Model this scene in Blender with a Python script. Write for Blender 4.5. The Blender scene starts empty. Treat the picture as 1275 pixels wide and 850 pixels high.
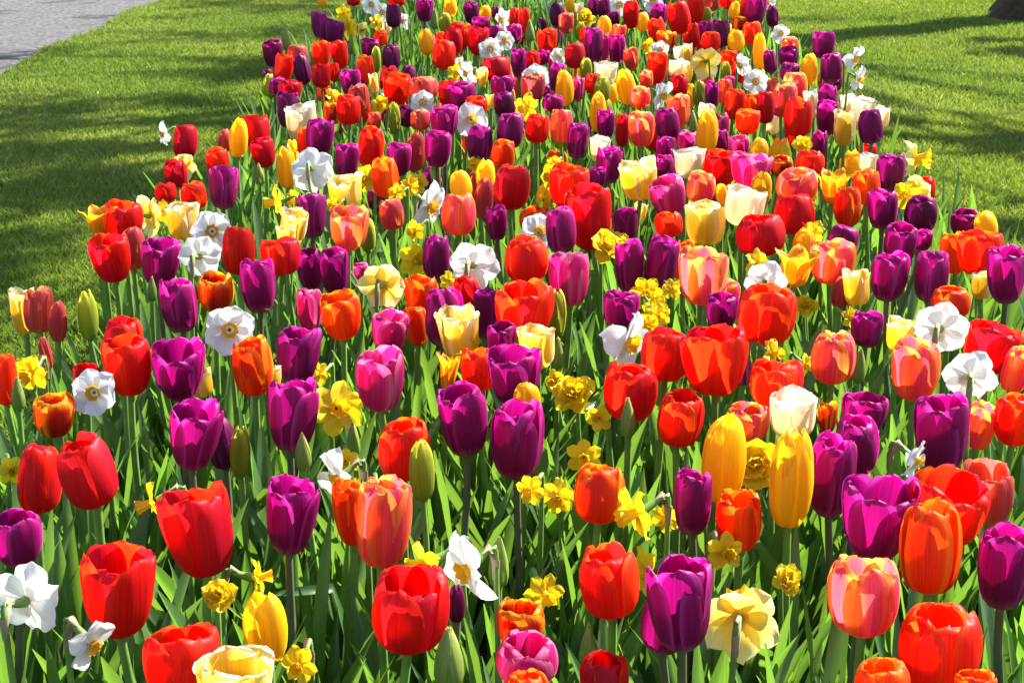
import bpy, bmesh, math, random
import numpy as np
from mathutils import Vector, Matrix, noise
from mathutils.kdtree import KDTree
random.seed(7); rng = np.random.default_rng(7)
C = bpy.context.scene.collection
SC = bpy.context.scene

# ------------------------------------------------------------------ camera, sky, sun, exposure
PW, PH = 1275.0, 850.0
FPX = 1950.0                       # focal length in photo pixels (55 mm on full frame)
PITCH = math.radians(17.8)         # camera looks down onto the bed
CAMH = 1.11
cam_d = bpy.data.cameras.new('camera'); cam = bpy.data.objects.new('camera', cam_d); C.objects.link(cam)
cam.location = (0, 0, CAMH); cam.rotation_euler = (math.pi/2 - PITCH, 0, 0)
cam_d.sensor_width = 36; cam_d.lens = FPX/PW*36; cam_d.clip_end = 1000; cam_d.clip_start = .05
SC.camera = cam
SUN_AZ = Vector((.80, .60)).normalized()      # towards the sun, on the ground
SUN_EL = math.radians(44)
world = bpy.data.worlds.new('World'); SC.world = world; world.use_nodes = True
nt = world.node_tree; bg = nt.nodes['Background']
sky = nt.nodes.new('ShaderNodeTexSky'); sky.sky_type = 'NISHITA'; sky.sun_disc = False
sky.sun_elevation = SUN_EL; sky.sun_rotation = math.atan2(SUN_AZ.x, SUN_AZ.y)
nt.links.new(sky.outputs[0], bg.inputs[0]); bg.inputs[1].default_value = .072
sun_d = bpy.data.lights.new('sun', 'SUN'); sun = bpy.data.objects.new('sun', sun_d); C.objects.link(sun)
sun_d.energy = 5.0; sun_d.angle = math.radians(.53); sun_d.color = (1, .95, .87)
SUN_DIR = Vector((SUN_AZ.x*math.cos(SUN_EL), SUN_AZ.y*math.cos(SUN_EL), math.sin(SUN_EL)))
sun.rotation_euler = SUN_DIR.to_track_quat('Z', 'Y').to_euler(); sun.location = SUN_DIR*30
vs = SC.view_settings; vs.view_transform = 'Standard'; vs.look = 'None'; vs.gamma = 1; vs.use_curve_mapping = False
vs.exposure = 2.0
SC.cycles.max_bounces = 8; SC.cycles.transmission_bounces = 6; SC.cycles.diffuse_bounces = 5

# ------------------------------------------------------------------ helpers
CP, SP = math.cos(PITCH), math.sin(PITCH)
def ray(px, py):
    """direction of a photo pixel, scaled so that its axial depth is 1"""
    a, b = (px-PW/2)/FPX, (py-PH/2)/FPX
    return Vector((a, CP - b*SP, -SP - b*CP))
def at_depth(px, py, Z): return Vector((0, 0, CAMH)) + ray(px, py)*Z
def depth_at_height(px, py, h): return (h-CAMH)/ray(px, py).z

def obj(name, me, mat=None, parent=None):
    o = bpy.data.objects.new(name, me); C.objects.link(o)
    if mat is not None and not me.materials: me.materials.append(mat)
    if parent: o.parent = parent
    return o
def empty(name, loc):
    o = bpy.data.objects.new(name, None); C.objects.link(o); o.location = loc
    o.empty_display_size = .05; return o
def tag(o, label=None, cat=None, group=None, kind=None):
    if label: o['label'] = label
    if cat: o['category'] = cat
    if group: o['group'] = group
    if kind: o['kind'] = kind
    return o
def mesh_arrays(name, V, F, UV=None, smooth=True, extra=None):
    """mesh from numpy: V n x 3, F m x k"""
    V = np.asarray(V, dtype=np.float32); F = np.asarray(F, dtype=np.int32)
    me = bpy.data.meshes.new(name); k = F.shape[1]
    me.vertices.add(len(V)); me.vertices.foreach_set('co', V.ravel())
    me.loops.add(F.size); me.loops.foreach_set('vertex_index', F.ravel())
    me.polygons.add(len(F)); me.polygons.foreach_set('loop_start', np.arange(0, F.size, k, dtype=np.int32))
    me.polygons.foreach_set('loop_total', np.full(len(F), k, dtype=np.int32))
    if UV is not None:
        l = me.uv_layers.new(name='uv'); l.data.foreach_set('uv', np.asarray(UV, dtype=np.float32)[F.ravel()].ravel())
    if smooth: me.polygons.foreach_set('use_smooth', np.ones(len(F), dtype=bool))
    if extra is not None:
        a = me.attributes.new('rnd', 'FLOAT', 'POINT'); a.data.foreach_set('value', np.asarray(extra, dtype=np.float32))
    me.update(); me.validate(); return me
def grid_faces(nu, nv, off=0):
    F = []
    for j in range(nv-1):
        for i in range(nu-1):
            a = off+j*nu+i; F.append((a, a+1, a+nu+1, a+nu))
    return F
def herm(xs, ys, x):
    """smooth (monotone cubic) interpolation of keyed values"""
    xs = np.array(xs, float); ys = np.array(ys, float); x = np.asarray(x, float)
    d = np.diff(ys)/np.diff(xs); m = np.zeros_like(ys); m[0] = d[0]; m[-1] = d[-1]
    for i in range(1, len(ys)-1): m[i] = 0 if d[i-1]*d[i] <= 0 else 2*d[i-1]*d[i]/(d[i-1]+d[i])
    i = np.clip(np.searchsorted(xs, x)-1, 0, len(xs)-2); h = xs[i+1]-xs[i]; t = (x-xs[i])/h
    return ys[i]*(2*t**3-3*t**2+1)+h*m[i]*(t**3-2*t**2+t)+ys[i+1]*(-2*t**3+3*t**2)+h*m[i+1]*(t**3-t**2)
def tube(points, radii, n=7):
    P = [Vector(p) for p in points]; V = []; F = []; UV = []
    for i, p in enumerate(P):
        t = (P[min(i+1, len(P)-1)]-P[max(i-1, 0)]).normalized()
        a = t.orthogonal().normalized() if abs(t.z) < .9 else (Vector((1, 0, 0))-t*t.x).normalized()
        b = t.cross(a)
        for k in range(n):
            q = 2*math.pi*k/n; V.append(p+(a*math.cos(q)+b*math.sin(q))*radii[i]); UV.append((k/n, i/(len(P)-1)))
    for i in range(len(P)-1):
        for k in range(n): F.append((i*n+k, i*n+(k+1) % n, (i+1)*n+(k+1) % n, (i+1)*n+k))
    return V, F, UV
def bez(p0, p1, p2, p3, n):
    out = []
    for i in range(n+1):
        t = i/n; s = 1-t; out.append(p0*s**3+p1*3*s*s*t+p2*3*s*t*t+p3*t**3)
    return out

# ------------------------------------------------------------------ materials
def new_mat(name):
    m = bpy.data.materials.new(name); m.use_nodes = True
    t = m.node_tree; t.nodes.clear(); return m, t, t.nodes, t.links
def thin_mat(name, build_color, trans=.45, rough=.38, spec=.4, tint=None, bump=None, sheen=0):
    """a thin petal or leaf: reflecting and letting light through"""
    m, t, N, L = new_mat(name)
    out = N.new('ShaderNodeOutputMaterial'); mix = N.new('ShaderNodeMixShader'); mix.inputs[0].default_value = trans
    p = N.new('ShaderNodeBsdfPrincipled'); p.inputs['Roughness'].default_value = rough; p.inputs['Specular IOR Level'].default_value = spec; p.inputs['Sheen Weight'].default_value = sheen; p.inputs['Sheen Roughness'].default_value = .35
    tr = N.new('ShaderNodeBsdfTranslucent')
    col = build_color(t, N, L)
    oi = N.new('ShaderNodeObjectInfo')
    hsv = N.new('ShaderNodeHueSaturation')
    mr = N.new('ShaderNodeMapRange'); L.new(oi.outputs['Random'], mr.inputs[0]); mr.inputs[3].default_value = .82; mr.inputs[4].default_value = 1.12
    L.new(mr.outputs[0], hsv.inputs['Value']); L.new(col, hsv.inputs['Color'])
    mh = N.new('ShaderNodeMapRange'); L.new(oi.outputs['Random'], mh.inputs[0]); mh.inputs[3].default_value = .494; mh.inputs[4].default_value = .506
    L.new(mh.outputs[0], hsv.inputs['Hue'])
    L.new(hsv.outputs[0], p.inputs['Base Color'])
    if tint:
        mul = N.new('ShaderNodeMix'); mul.data_type = 'RGBA'; mul.blend_type = 'MULTIPLY'; mul.inputs[0].default_value = 1
        L.new(hsv.outputs[0], mul.inputs[6]); mul.inputs[7].default_value = (*tint, 1); L.new(mul.outputs[2], tr.inputs[0])
    else: L.new(hsv.outputs[0], tr.inputs[0])
    if bump:
        b = N.new('ShaderNodeBump'); b.inputs['Strength'].default_value = bump*.5; b.inputs['Distance'].default_value = .001
        L.new(streak(t, N, L, 26, 1.2), b.inputs['Height']); L.new(b.outputs[0], p.inputs['Normal']); L.new(b.outputs[0], tr.inputs['Normal'])
    L.new(p.outputs[0], mix.inputs[1]); L.new(tr.outputs[0], mix.inputs[2]); L.new(mix.outputs[0], out.inputs[0])
    return m
def uvnode(N): 
    u = N.new('ShaderNodeUVMap'); u.uv_map = 'uv'; return u
def streak(t, N, L, sx, sy):
    u = uvnode(N); mp = N.new('ShaderNodeMapping'); mp.inputs['Scale'].default_value = (sx, sy, 1)
    oi = N.new('ShaderNodeObjectInfo'); ad = N.new('ShaderNodeVectorMath'); ad.operation = 'ADD'
    L.new(u.outputs[0], mp.inputs[0]); L.new(mp.outputs[0], ad.inputs[0])
    cx = N.new('ShaderNodeCombineXYZ'); ml = N.new('ShaderNodeMath'); ml.operation = 'MULTIPLY'; ml.inputs[1].default_value = 40
    L.new(oi.outputs['Random'], ml.inputs[0]); L.new(ml.outputs[0], cx.inputs[2]); L.new(cx.outputs[0], ad.inputs[1])
    n = N.new('ShaderNodeTexNoise'); n.inputs['Scale'].default_value = 1; n.inputs['Detail'].default_value = 3
    L.new(ad.outputs[0], n.inputs['Vector']); return n.outputs[0]
def petal_color(stops, edge=None, mid=None, streak_amt=.24, streak_col=None):
    """stops: colours from the petal's base to its tip; edge and mid: colours at the rim and along the midrib"""
    def f(t, N, L):
        u = uvnode(N); s = N.new('ShaderNodeSeparateXYZ'); L.new(u.outputs[0], s.inputs[0])
        st = streak(t, N, L, 16, .8)
        off = N.new('ShaderNodeMath'); off.operation = 'MULTIPLY_ADD'; L.new(st, off.inputs[0]); off.inputs[1].default_value = .22
        sub = N.new('ShaderNodeMath'); sub.operation = 'SUBTRACT'; L.new(s.outputs[1], off.inputs[2]); L.new(off.outputs[0], sub.inputs[0]); sub.inputs[1].default_value = .11
        r = N.new('ShaderNodeValToRGB'); L.new(sub.outputs[0], r.inputs[0])
        e = r.color_ramp.elements
        e[0].position = stops[0][0]; e[0].color = (*stops[0][1], 1); e[1].position = stops[-1][0]; e[1].color = (*stops[-1][1], 1)
        for p_, c_ in stops[1:-1]:
            q = e.new(p_); q.color = (*c_, 1)
        col = r.outputs[0]
        ax = N.new('ShaderNodeMath'); ax.operation = 'SUBTRACT'; L.new(s.outputs[0], ax.inputs[0]); ax.inputs[1].default_value = .5
        ab = N.new('ShaderNodeMath'); ab.operation = 'ABSOLUTE'; L.new(ax.outputs[0], ab.inputs[0])
        def blend(fac, c):
            nonlocal col
            m = N.new('ShaderNodeMix'); m.data_type = 'RGBA'; L.new(fac, m.inputs[0]); L.new(col, m.inputs[6]); m.inputs[7].default_value = (*c, 1); col = m.outputs[2]
        if mid:
            mr = N.new('ShaderNodeMapRange'); mr.interpolation_type = 'SMOOTHSTEP'; L.new(ab.outputs[0], mr.inputs[0]); mr.inputs[1].default_value = .02; mr.inputs[2].default_value = .36; mr.inputs[3].default_value = mid[1]; mr.inputs[4].default_value = 0
            blend(mr.outputs[0], mid[0])
        if edge:
            ev = N.new('ShaderNodeMath'); ev.operation = 'MULTIPLY_ADD'; L.new(st, ev.inputs[0]); ev.inputs[1].default_value = .16; L.new(ab.outputs[0], ev.inputs[2])
            tv = N.new('ShaderNodeMapRange'); L.new(s.outputs[1], tv.inputs[0]); tv.inputs[1].default_value = .75; tv.inputs[2].default_value = 1; tv.inputs[3].default_value = 0; tv.inputs[4].default_value = .22
            ea = N.new('ShaderNodeMath'); ea.operation = 'ADD'; L.new(ev.outputs[0], ea.inputs[0]); L.new(tv.outputs[0], ea.inputs[1])
            mr = N.new('ShaderNodeMapRange'); mr.interpolation_type = 'SMOOTHSTEP'; L.new(ea.outputs[0], mr.inputs[0]); mr.inputs[1].default_value = edge[2]; mr.inputs[2].default_value = edge[2]+.16; mr.inputs[3].default_value = 0; mr.inputs[4].default_value = edge[1]
            blend(mr.outputs[0], edge[0])
        if streak_amt:
            mr = N.new('ShaderNodeMapRange'); L.new(streak(t, N, L, 30, .5), mr.inputs[0]); mr.inputs[1].default_value = .3; mr.inputs[2].default_value = .7; mr.inputs[3].default_value = 1-streak_amt; mr.inputs[4].default_value = 1+streak_amt*.5
            vm = N.new('ShaderNodeVectorMath'); vm.operation = 'SCALE'; L.new(col, vm.inputs[0]); L.new(mr.outputs[0], vm.inputs[3]); col = vm.outputs[0]
        return col
    return f
def solid(c, amt=.2, c2=None, scale=30):
    def f(t, N, L):
        tc = N.new('ShaderNodeTexCoord'); n = N.new('ShaderNodeTexNoise'); n.inputs['Scale'].default_value = scale; n.inputs['Detail'].default_value = 5
        L.new(tc.outputs['Object'], n.inputs['Vector']); r = N.new('ShaderNodeValToRGB'); L.new(n.outputs[0], r.inputs[0])
        r.color_ramp.elements[0].position = .3; r.color_ramp.elements[1].position = .7
        r.color_ramp.elements[0].color = (*[x*(1-amt) for x in c], 1); r.color_ramp.elements[1].color = (*(c2 or [x*(1+amt) for x in c]), 1)
        return r.outputs[0]
    return f
PM = {}
def pm(key, *a, trans=.62, rough=.48, **k):
    PM[key] = thin_mat('petal_'+{'R':'red','S':'scarlet','O':'orange','C':'coral','K':'dusky_pink','P':'purple','D':'dark_purple','M':'magenta','Y':'yellow','G':'lime','L':'lemon','W':'cream','F':'flame','B':'green','Q':'gold'}[key], petal_color(*a, **k), tint=(1.05, 1.9, 1.0) if key in 'RSCK' else None, trans=trans, rough=rough, spec=.34, bump=.7)
pm('R', [(0, (.5, .12, .02)), (.1, (.68, .006, .006)), (1, (.80, .006, .007))], mid=((.62, .005, .018), .5), edge=((.88, .022, .012), .6, .42))
pm('S', [(0, (.7, .35, .03)), (.12, (.84, .030, .004)), (1, (.88, .032, .005))], mid=((.78, .012, .012), .6), edge=((.92, .10, .012), .7, .40))
pm('O', [(0, (.7, .4, .03)), (.15, (.90, .10, .004)), (1, (.92, .13, .004))], mid=((.86, .042, .004), .75), edge=((.95, .28, .010), .9, .36))
pm('C', [(0, (.88, .52, .10)), (.2, (.86, .13, .04)), (1, (.90, .14, .05))], mid=((.78, .06, .17), 1), edge=((.96, .30, .10), .9, .36))
pm('K', [(0, (.7, .45, .15)), (.3, (.66, .075, .06)), (1, (.72, .065, .06))], mid=((.56, .075, .12), .8), edge=((.82, .15, .09), .7, .4))
pm('P', [(0, (.72, .55, .48)), (.10, (.52, .22, .30)), (.26, (.32, .003, .12)), (1, (.46, .003, .21))], mid=((.25, .002, .085), .55), edge=((.66, .05, .40), .8, .42), trans=.58)
pm('D', [(0, (.50, .32, .36)), (.16, (.17, .004, .065)), (1, (.24, .003, .10))], mid=((.12, .002, .045), .6), edge=((.36, .02, .2), .8, .42), trans=.52)
pm('M', [(0, (.7, .35, .25)), (.2, (.60, .02, .17)), (1, (.68, .02, .24))], mid=((.50, .02, .16), .6), edge=((.88, .26, .48), .8, .36))
pm('Y', [(0, (.55, .5, .04)), (.2, (.93, .61, .008)), (1, (.95, .67, .012))], mid=((.91, .53, .006), .5), edge=((.95, .70, .03), .6, .4), streak_amt=.12)
pm('G', [(0, (.25, .36, .04)), (.5, (.52, .52, .03)), (1, (.75, .66, .05))], mid=((.34, .42, .05), .9), streak_amt=.2)
pm('L', [(0, (.80, .58, .02)), (.6, (.90, .64, .05)), (.85, (.92, .74, .22)), (1, (.93, .84, .46))], mid=((.90, .55, .03), .6), edge=((.94, .88, .60), .8, .36), streak_amt=.12)
pm('W', [(0, (.85, .66, .12)), (.3, (.90, .76, .48)), (1, (.93, .84, .68))], mid=((.90, .66, .38), .6), edge=((.94, .90, .80), .7, .4), streak_amt=.1)
pm('F', [(0, (.35, .04, .01)), (.3, (.42, .012, .008)), (.75, (.62, .03, .008)), (1, (.9, .32, .01))], edge=((.93, .42, .012), 1, .34), streak_amt=.3)
pm('B', [(0, (.18, .32, .05)), (.6, (.36, .46, .09)), (1, (.58, .56, .18))], mid=((.22, .36, .06), .7), streak_amt=.25, trans=.42)
pm('Q', [(0, (.8, .5, .02)), (.4, (.88, .40, .01)), (1, (.92, .45, .012))], mid=((.84, .22, .008), .6), edge=((.95, .60, .03), .8, .36))
M_WHITE = thin_mat('petal_white', petal_color([(0, (.80, .80, .55)), (.12, (.82, .82, .78)), (1, (.84, .84, .82))], streak_amt=.1), trans=.35, rough=.5, bump=.3)
M_DYEL = thin_mat('petal_daffodil_yellow', petal_color([(0, (.90, .60, .008)), (1, (.95, .74, .015))], streak_amt=.15), trans=.45, rough=.5, bump=.3)
M_DCRE = thin_mat('petal_daffodil_cream', petal_color([(0, (.90, .62, .03)), (.5, (.92, .74, .12)), (1, (.92, .85, .42))], streak_amt=.12), trans=.45, rough=.5, bump=.3)
M_CUP = thin_mat('cup_orange', petal_color([(0, (.75, .42, .01)), (1, (.85, .38, .008))], streak_amt=.2), trans=.4, rough=.5)
M_TRUMP = thin_mat('trumpet_yellow', petal_color([(0, (.82, .52, .008)), (1, (.88, .52, .008))], streak_amt=.2), trans=.4, rough=.5)
M_SPATHE = thin_mat('spathe_papery', solid((.42, .33, .20), .25), trans=.4, rough=.7)
M_STEM = thin_mat('stem_green', solid((.14, .26, .05), .25), trans=.15, rough=.4)
M_DSTEM = thin_mat('stem_dark', solid((.09, .10, .05), .25), trans=.1, rough=.4)
def leaf_color(base, tip):
    def f(t, N, L):
        s = streak(t, N, L, 40, .6); r = N.new('ShaderNodeValToRGB'); L.new(s, r.inputs[0])
        r.color_ramp.elements[0].position = .3; r.color_ramp.elements[1].position = .72
        r.color_ramp.elements[0].color = (*base, 1); r.color_ramp.elements[1].color = (*tip, 1)
        a = N.new('ShaderNodeAttribute'); a.attribute_name = 'rnd'
        mr = N.new('ShaderNodeMapRange'); L.new(a.outputs['Fac'], mr.inputs[0]); mr.inputs[3].default_value = .75; mr.inputs[4].default_value = 1.3
        vm = N.new('ShaderNodeVectorMath'); vm.operation = 'SCALE'; L.new(r.outputs[0], vm.inputs[0]); L.new(mr.outputs[0], vm.inputs[3]); return vm.outputs[0]
    return f
M_LEAF = thin_mat('leaf_green', leaf_color((.066, .160, .042), (.115, .225, .075)), trans=.45, rough=.27, spec=.8, tint=(1.85, 1.75, .5), bump=.3)
def grass_color(t, N, L):
    a = N.new('ShaderNodeAttribute'); a.attribute_name = 'rnd'; r = N.new('ShaderNodeValToRGB'); L.new(a.outputs['Fac'], r.inputs[0]); e = r.color_ramp.elements
    e[0].position = 0; e[0].color = (.085, .15, .026, 1); e[1].position = 1; e[1].color = (.36, .34, .16, 1)
    for q, c in ((.45, (.155, .225, .036)), (.78, (.22, .285, .052)), (.88, (.26, .28, .10))): e.new(q).color = (*c, 1)
    return r.outputs[0]
M_GRASS = thin_mat('grass_blade', grass_color, trans=.4, rough=.45, spec=.4, tint=(1.35, 1.3, .7))

def ground_mat(name, stops, scale, detail=8, rough=.95, bump=.4, dist=.01):
    m, t, N, L = new_mat(name)
    out = N.new('ShaderNodeOutputMaterial'); p = N.new('ShaderNodeBsdfPrincipled'); p.inputs['Roughness'].default_value = rough; p.inputs['Specular IOR Level'].default_value = .2
    tc = N.new('ShaderNodeTexCoord'); n = N.new('ShaderNodeTexNoise'); n.inputs['Scale'].default_value = scale; n.inputs['Detail'].default_value = detail; n.inputs['Roughness'].default_value = .7
    L.new(tc.outputs['Object'], n.inputs['Vector']); r = N.new('ShaderNodeValToRGB'); L.new(n.outputs[0], r.inputs[0])
    e = r.color_ramp.elements; e[0].position, e[0].color = stops[0][0], (*stops[0][1], 1); e[1].position, e[1].color = stops[-1][0], (*stops[-1][1], 1)
    for q, c in stops[1:-1]: e.new(q).color = (*c, 1)
    L.new(r.outputs[0], p.inputs['Base Color'])
    b = N.new('ShaderNodeBump'); b.inputs['Strength'].default_value = bump; b.inputs['Distance'].default_value = dist; L.new(n.outputs[0], b.inputs['Height']); L.new(b.outputs[0], p.inputs['Normal'])
    L.new(p.outputs[0], out.inputs[0]); return m
M_LAWN = ground_mat('lawn_ground', [(.3, (.035, .055, .014)), (.55, (.06, .095, .02)), (.75, (.10, .10, .04))], 9)
M_SOIL = ground_mat('soil', [(.3, (.02, .014, .009)), (.7, (.06, .042, .028))], 40, bump=.8)
M_PATH = ground_mat('path_gravel', [(.34, (.035, .033, .033)), (.5, (.082, .079, .080)), (.66, (.15, .145, .142))], 32, detail=12, bump=.5, dist=.004)
M_BARK = ground_mat('bark', [(.3, (.04, .025, .014)), (.7, (.14, .09, .05))], 22, bump=1, dist=.03)
M_CROWN = thin_mat('crown_leaf', leaf_color((.05, .11, .02), (.08, .16, .03)), trans=.4, rough=.5)

# ------------------------------------------------------------------ the setting: lawn, path, bed soil
BX0, BX1, BY1 = -.80, 1.06, 9.0                  # the bed, seen end-on
def bed_edge(y, side):
    w = .04*math.sin(y*2.3+side)+.02*math.sin(y*7.1)
    return (BX0+w) if side == 0 else (BX1+w+.02*(y-4))
def sheet(name, pts, z, m):
    me = bpy.data.meshes.new(name); me.from_pydata([(x, y, z) for x, y in pts], [], [tuple(range(len(pts)))]); me.update()
    return tag(obj(name, me, m), kind='structure')
sheet('lawn', [(-160, -30), (160, -30), (160, 300), (-160, 300)], 0, M_LAWN)
path_pts = [(-2.50+.03*math.sin(i*1.7)-.02*(i*.5-5)*.2, -4+i*.5) for i in range(80)]
sheet('path', [(-6.5, 36), (-6.5, -4)]+path_pts, .006, M_PATH)
nx, ny = 24, 120
V = []
for j in range(ny):
    y = -.6+(BY1+.6)*j/(ny-1)
    a, b = bed_edge(y, 0), bed_edge(y, 1)
    for i in range(nx):
        u = i/(nx-1); x = a+(b-a)*u
        z = .010+.05*min(1, 6*u, 6*(1-u))*(1 if y < BY1-.2 else .4)+(random.uniform(-.008, .008) if 0 < i < nx-1 else 0)
        V.append((x, y, z))
tag(obj('flowerbed_soil', mesh_arrays('flowerbed_soil', V, grid_faces(nx, ny)), M_SOIL), kind='structure')
def soil_z(x, y): return .05

# grass blades on the lawn (uncountable)
def grass_patch(n, x0, x1, y0, y1):
    x = rng.uniform(x0, x1, n); y = rng.uniform(y0, y1, n)
    e0 = BX0+.04*np.sin(y*2.3)+.02*np.sin(y*7.1); e1 = BX1+.04*np.sin(y*2.3+1)+.02*np.sin(y*7.1)+.02*(y-4)
    keep = ((x < e0+.01) | (x > e1-.01)) & (x > -2.53+.04*np.sin(y*3.4)+.03*np.sin(y*23)); return x[keep], y[keep]
gx, gy = [], []
for n, b in ((300000, (-2.62, -.7, 1.6, 6.5)), (210000, (-2.62, -.7, 6.5, 13)), (270000, (.9, 3.1, 1.6, 6.5)), (290000, (.9, 5.2, 6, 13))):
    a = grass_patch(n, *b); gx.append(a[0]); gy.append(a[1])
gx = np.concatenate(gx); gy = np.concatenate(gy); n = len(gx)
clump = .5+.5*np.sin(gx*5.1+np.sin(gy*3.3)*2)*np.sin(gy*6.3+np.sin(gx*4.1)*2)
h = rng.uniform(.014, .034, n)*(.75+.45*clump); w = rng.uniform(.0013, .0027, n); a = rng.uniform(0, 2*np.pi, n); la = rng.uniform(0, 2*np.pi, n); ln = rng.uniform(.1, .9, n)*h
Vg = np.zeros((n, 4, 3), np.float32)
Vg[:, 0] = np.stack([gx-np.cos(a)*w, gy-np.sin(a)*w, np.full(n, .001)], 1); Vg[:, 1] = np.stack([gx+np.cos(a)*w, gy+np.sin(a)*w, np.full(n, .001)], 1)
mx, my = gx+np.cos(la)*ln*.35, gy+np.sin(la)*ln*.35
Vg[:, 2] = np.stack([mx+np.cos(a)*w*.7, my+np.sin(a)*w*.7, h*.6], 1)
Vg[:, 3] = np.stack([gx+np.cos(la)*ln, gy+np.sin(la)*ln, h], 1)
idx = np.arange(n)[:, None]*4
Fg = np.concatenate([idx+np.array([[0, 1, 2]]), idx+np.array([[0, 2, 3]])], 0)
patch = .5+.25*np.sin(gx*1.7+2*np.sin(gy*.9))+.25*np.sin(gy*2.2+gx*3.1)
rv = np.clip(rng.normal(.45, .2, n)+.35*(patch-.5)+(rng.random(n) < .05)*.4, 0, 1)
tag(obj('grass', mesh_arrays('grass', Vg.reshape(-1, 3), Fg, UV=np.tile(np.array([[0, 0], [1, 0], [1, .6], [.5, 1]]), (n, 1)), smooth=False, extra=np.repeat(rv, 4)), M_GRASS), kind='stuff',
    label='short mown lawn grass on both sides of the flower bed')

# ------------------------------------------------------------------ trees: one seen at its foot, its neighbours outside the picture; their crowns shade the lawn
def in_bed_light(p, margin=.0):
    """would the shadow of p fall on the sunny part of the bed?"""
    k = (p.z-.42)/SUN_DIR.z; x, y = p.x-SUN_DIR.x*k, p.y-SUN_DIR.y*k
    return -.95-margin < x < 1.15+margin and .2 < y < 5.0
def shade_want(p):
    k = p.z/SUN_DIR.z; x, y = p.x-SUN_DIR.x*k, p.y-SUN_DIR.y*k
    s = noise.noise(Vector((x*.75, y*2.3, 3.3)))+.45*noise.noise(Vector((x*2.3, y*6, 9.1)))
    if x < -.8: return s+.25*noise.noise(Vector((x*4, y*11, 5.7))) > (.06 if y < 6.5 else .14)
    return s+.3*noise.noise(Vector((x*4, y*11, 1.7))) > .5
def tree(name, base, height, spread, r0, label, seed, nleaf):
    R = random.Random(seed); root = empty(name, base); tag(root, label, 'tree', None)
    V, F = [], []; UV = []
    n = 20; rings = []
    for j in range(13):
        z = height*.5*j/12; fl = 1+1.1*math.exp(-z/.14); rr = r0*(1-.4*j/12)
        for k in range(n):
            q = 2*math.pi*k/n; lob = 1+(.16*math.sin(3*q+seed)+.10*math.sin(5*q+1))*min(1, fl-.75)
            V.append((math.cos(q)*rr*fl*lob+.05*math.sin(z*1.3), math.sin(q)*rr*fl*lob+.05*math.sin(z), z-.03)); UV.append((k/n, j/12))
    for j in range(12):
        for k in range(n): F.append((j*n+k, j*n+(k+1) % n, (j+1)*n+(k+1) % n, (j+1)*n+k))
    obj('trunk', mesh_arrays('trunk', V, F, UV), M_BARK, root)
    tips = []
    Vb, Fb, UVb = [], [], []
    for i in range(26):
        a = R.uniform(0, 2*math.pi); z0 = height*R.uniform(.28, .5); L_ = spread*R.uniform(.5, 1.05)
        p0 = Vector((.05, .0, z0)); p3 = Vector((math.cos(a)*L_, math.sin(a)*L_, min(height, z0+height*R.uniform(.12, .5))))
        pts = bez(p0, p0+Vector((math.cos(a)*L_*.2, math.sin(a)*L_*.2, height*.14)), p3+Vector((0, 0, -.2)), p3, 8)
        v, f, u = tube(pts, [.034*(1-t/9)+.005 for t in range(9)], 6); o_ = len(Vb); Vb += v; UVb += u; Fb += [tuple(x+o_ for x in q) for q in f]
        tips += pts[3:]
    obj('branches', mesh_arrays('branches', Vb, Fb, UVb), M_BARK, root)
    LV, LF, k = [], [], 0
    tries = 0; B0 = Vector(base); kd = KDTree(len(tips))
    for i, q in enumerate(tips): kd.insert(q, i)
    kd.balance()
    while k < nleaf and tries < nleaf*60:
        tries += 1
        gx_, gy_ = R.uniform(-4.2, 4.5), R.uniform(2.2, 12.5); hh = R.uniform(2.4, height); wp = Vector((gx_, gy_, 0))+SUN_DIR*(hh/SUN_DIR.z); t = wp-B0
        if in_bed_light(wp, .05) or not shade_want(wp) or kd.find(t)[2] > .95: continue
        for q in range(6):
            c = t+Vector((R.gauss(0, .07), R.gauss(0, .07), R.gauss(0, .05))); d = Vector((R.gauss(0, 1), R.gauss(0, 1), R.gauss(0, .5))).normalized(); s = d.orthogonal().normalized(); L_ = R.uniform(.05, .1)
            o_ = len(LV); LV += [c-d*L_, c+s*L_*.45, c+d*L_, c-s*L_*.45]; LF.append((o_, o_+1, o_+2, o_+3))
        k += 1
    obj('crown', mesh_arrays('crown', LV, LF, np.tile([[0, 0], [1, 0], [1, 1], [0, 1]], (len(LF), 1)), extra=np.random.default_rng(seed).uniform(0, 1, len(LV))), M_CROWN, root)
    return root
tree('tree', (3.58, 10.45, 0), 7.4, 4.6, .25, 'brown tree trunk flaring at its foot on the sunny lawn', 3, 2300)
tree('tree', (5.5, 7.4, 0), 6.8, 4.8, .2, 'second tree on the lawn beside the bed, standing closer than the first trunk', 5, 2600)

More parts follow.
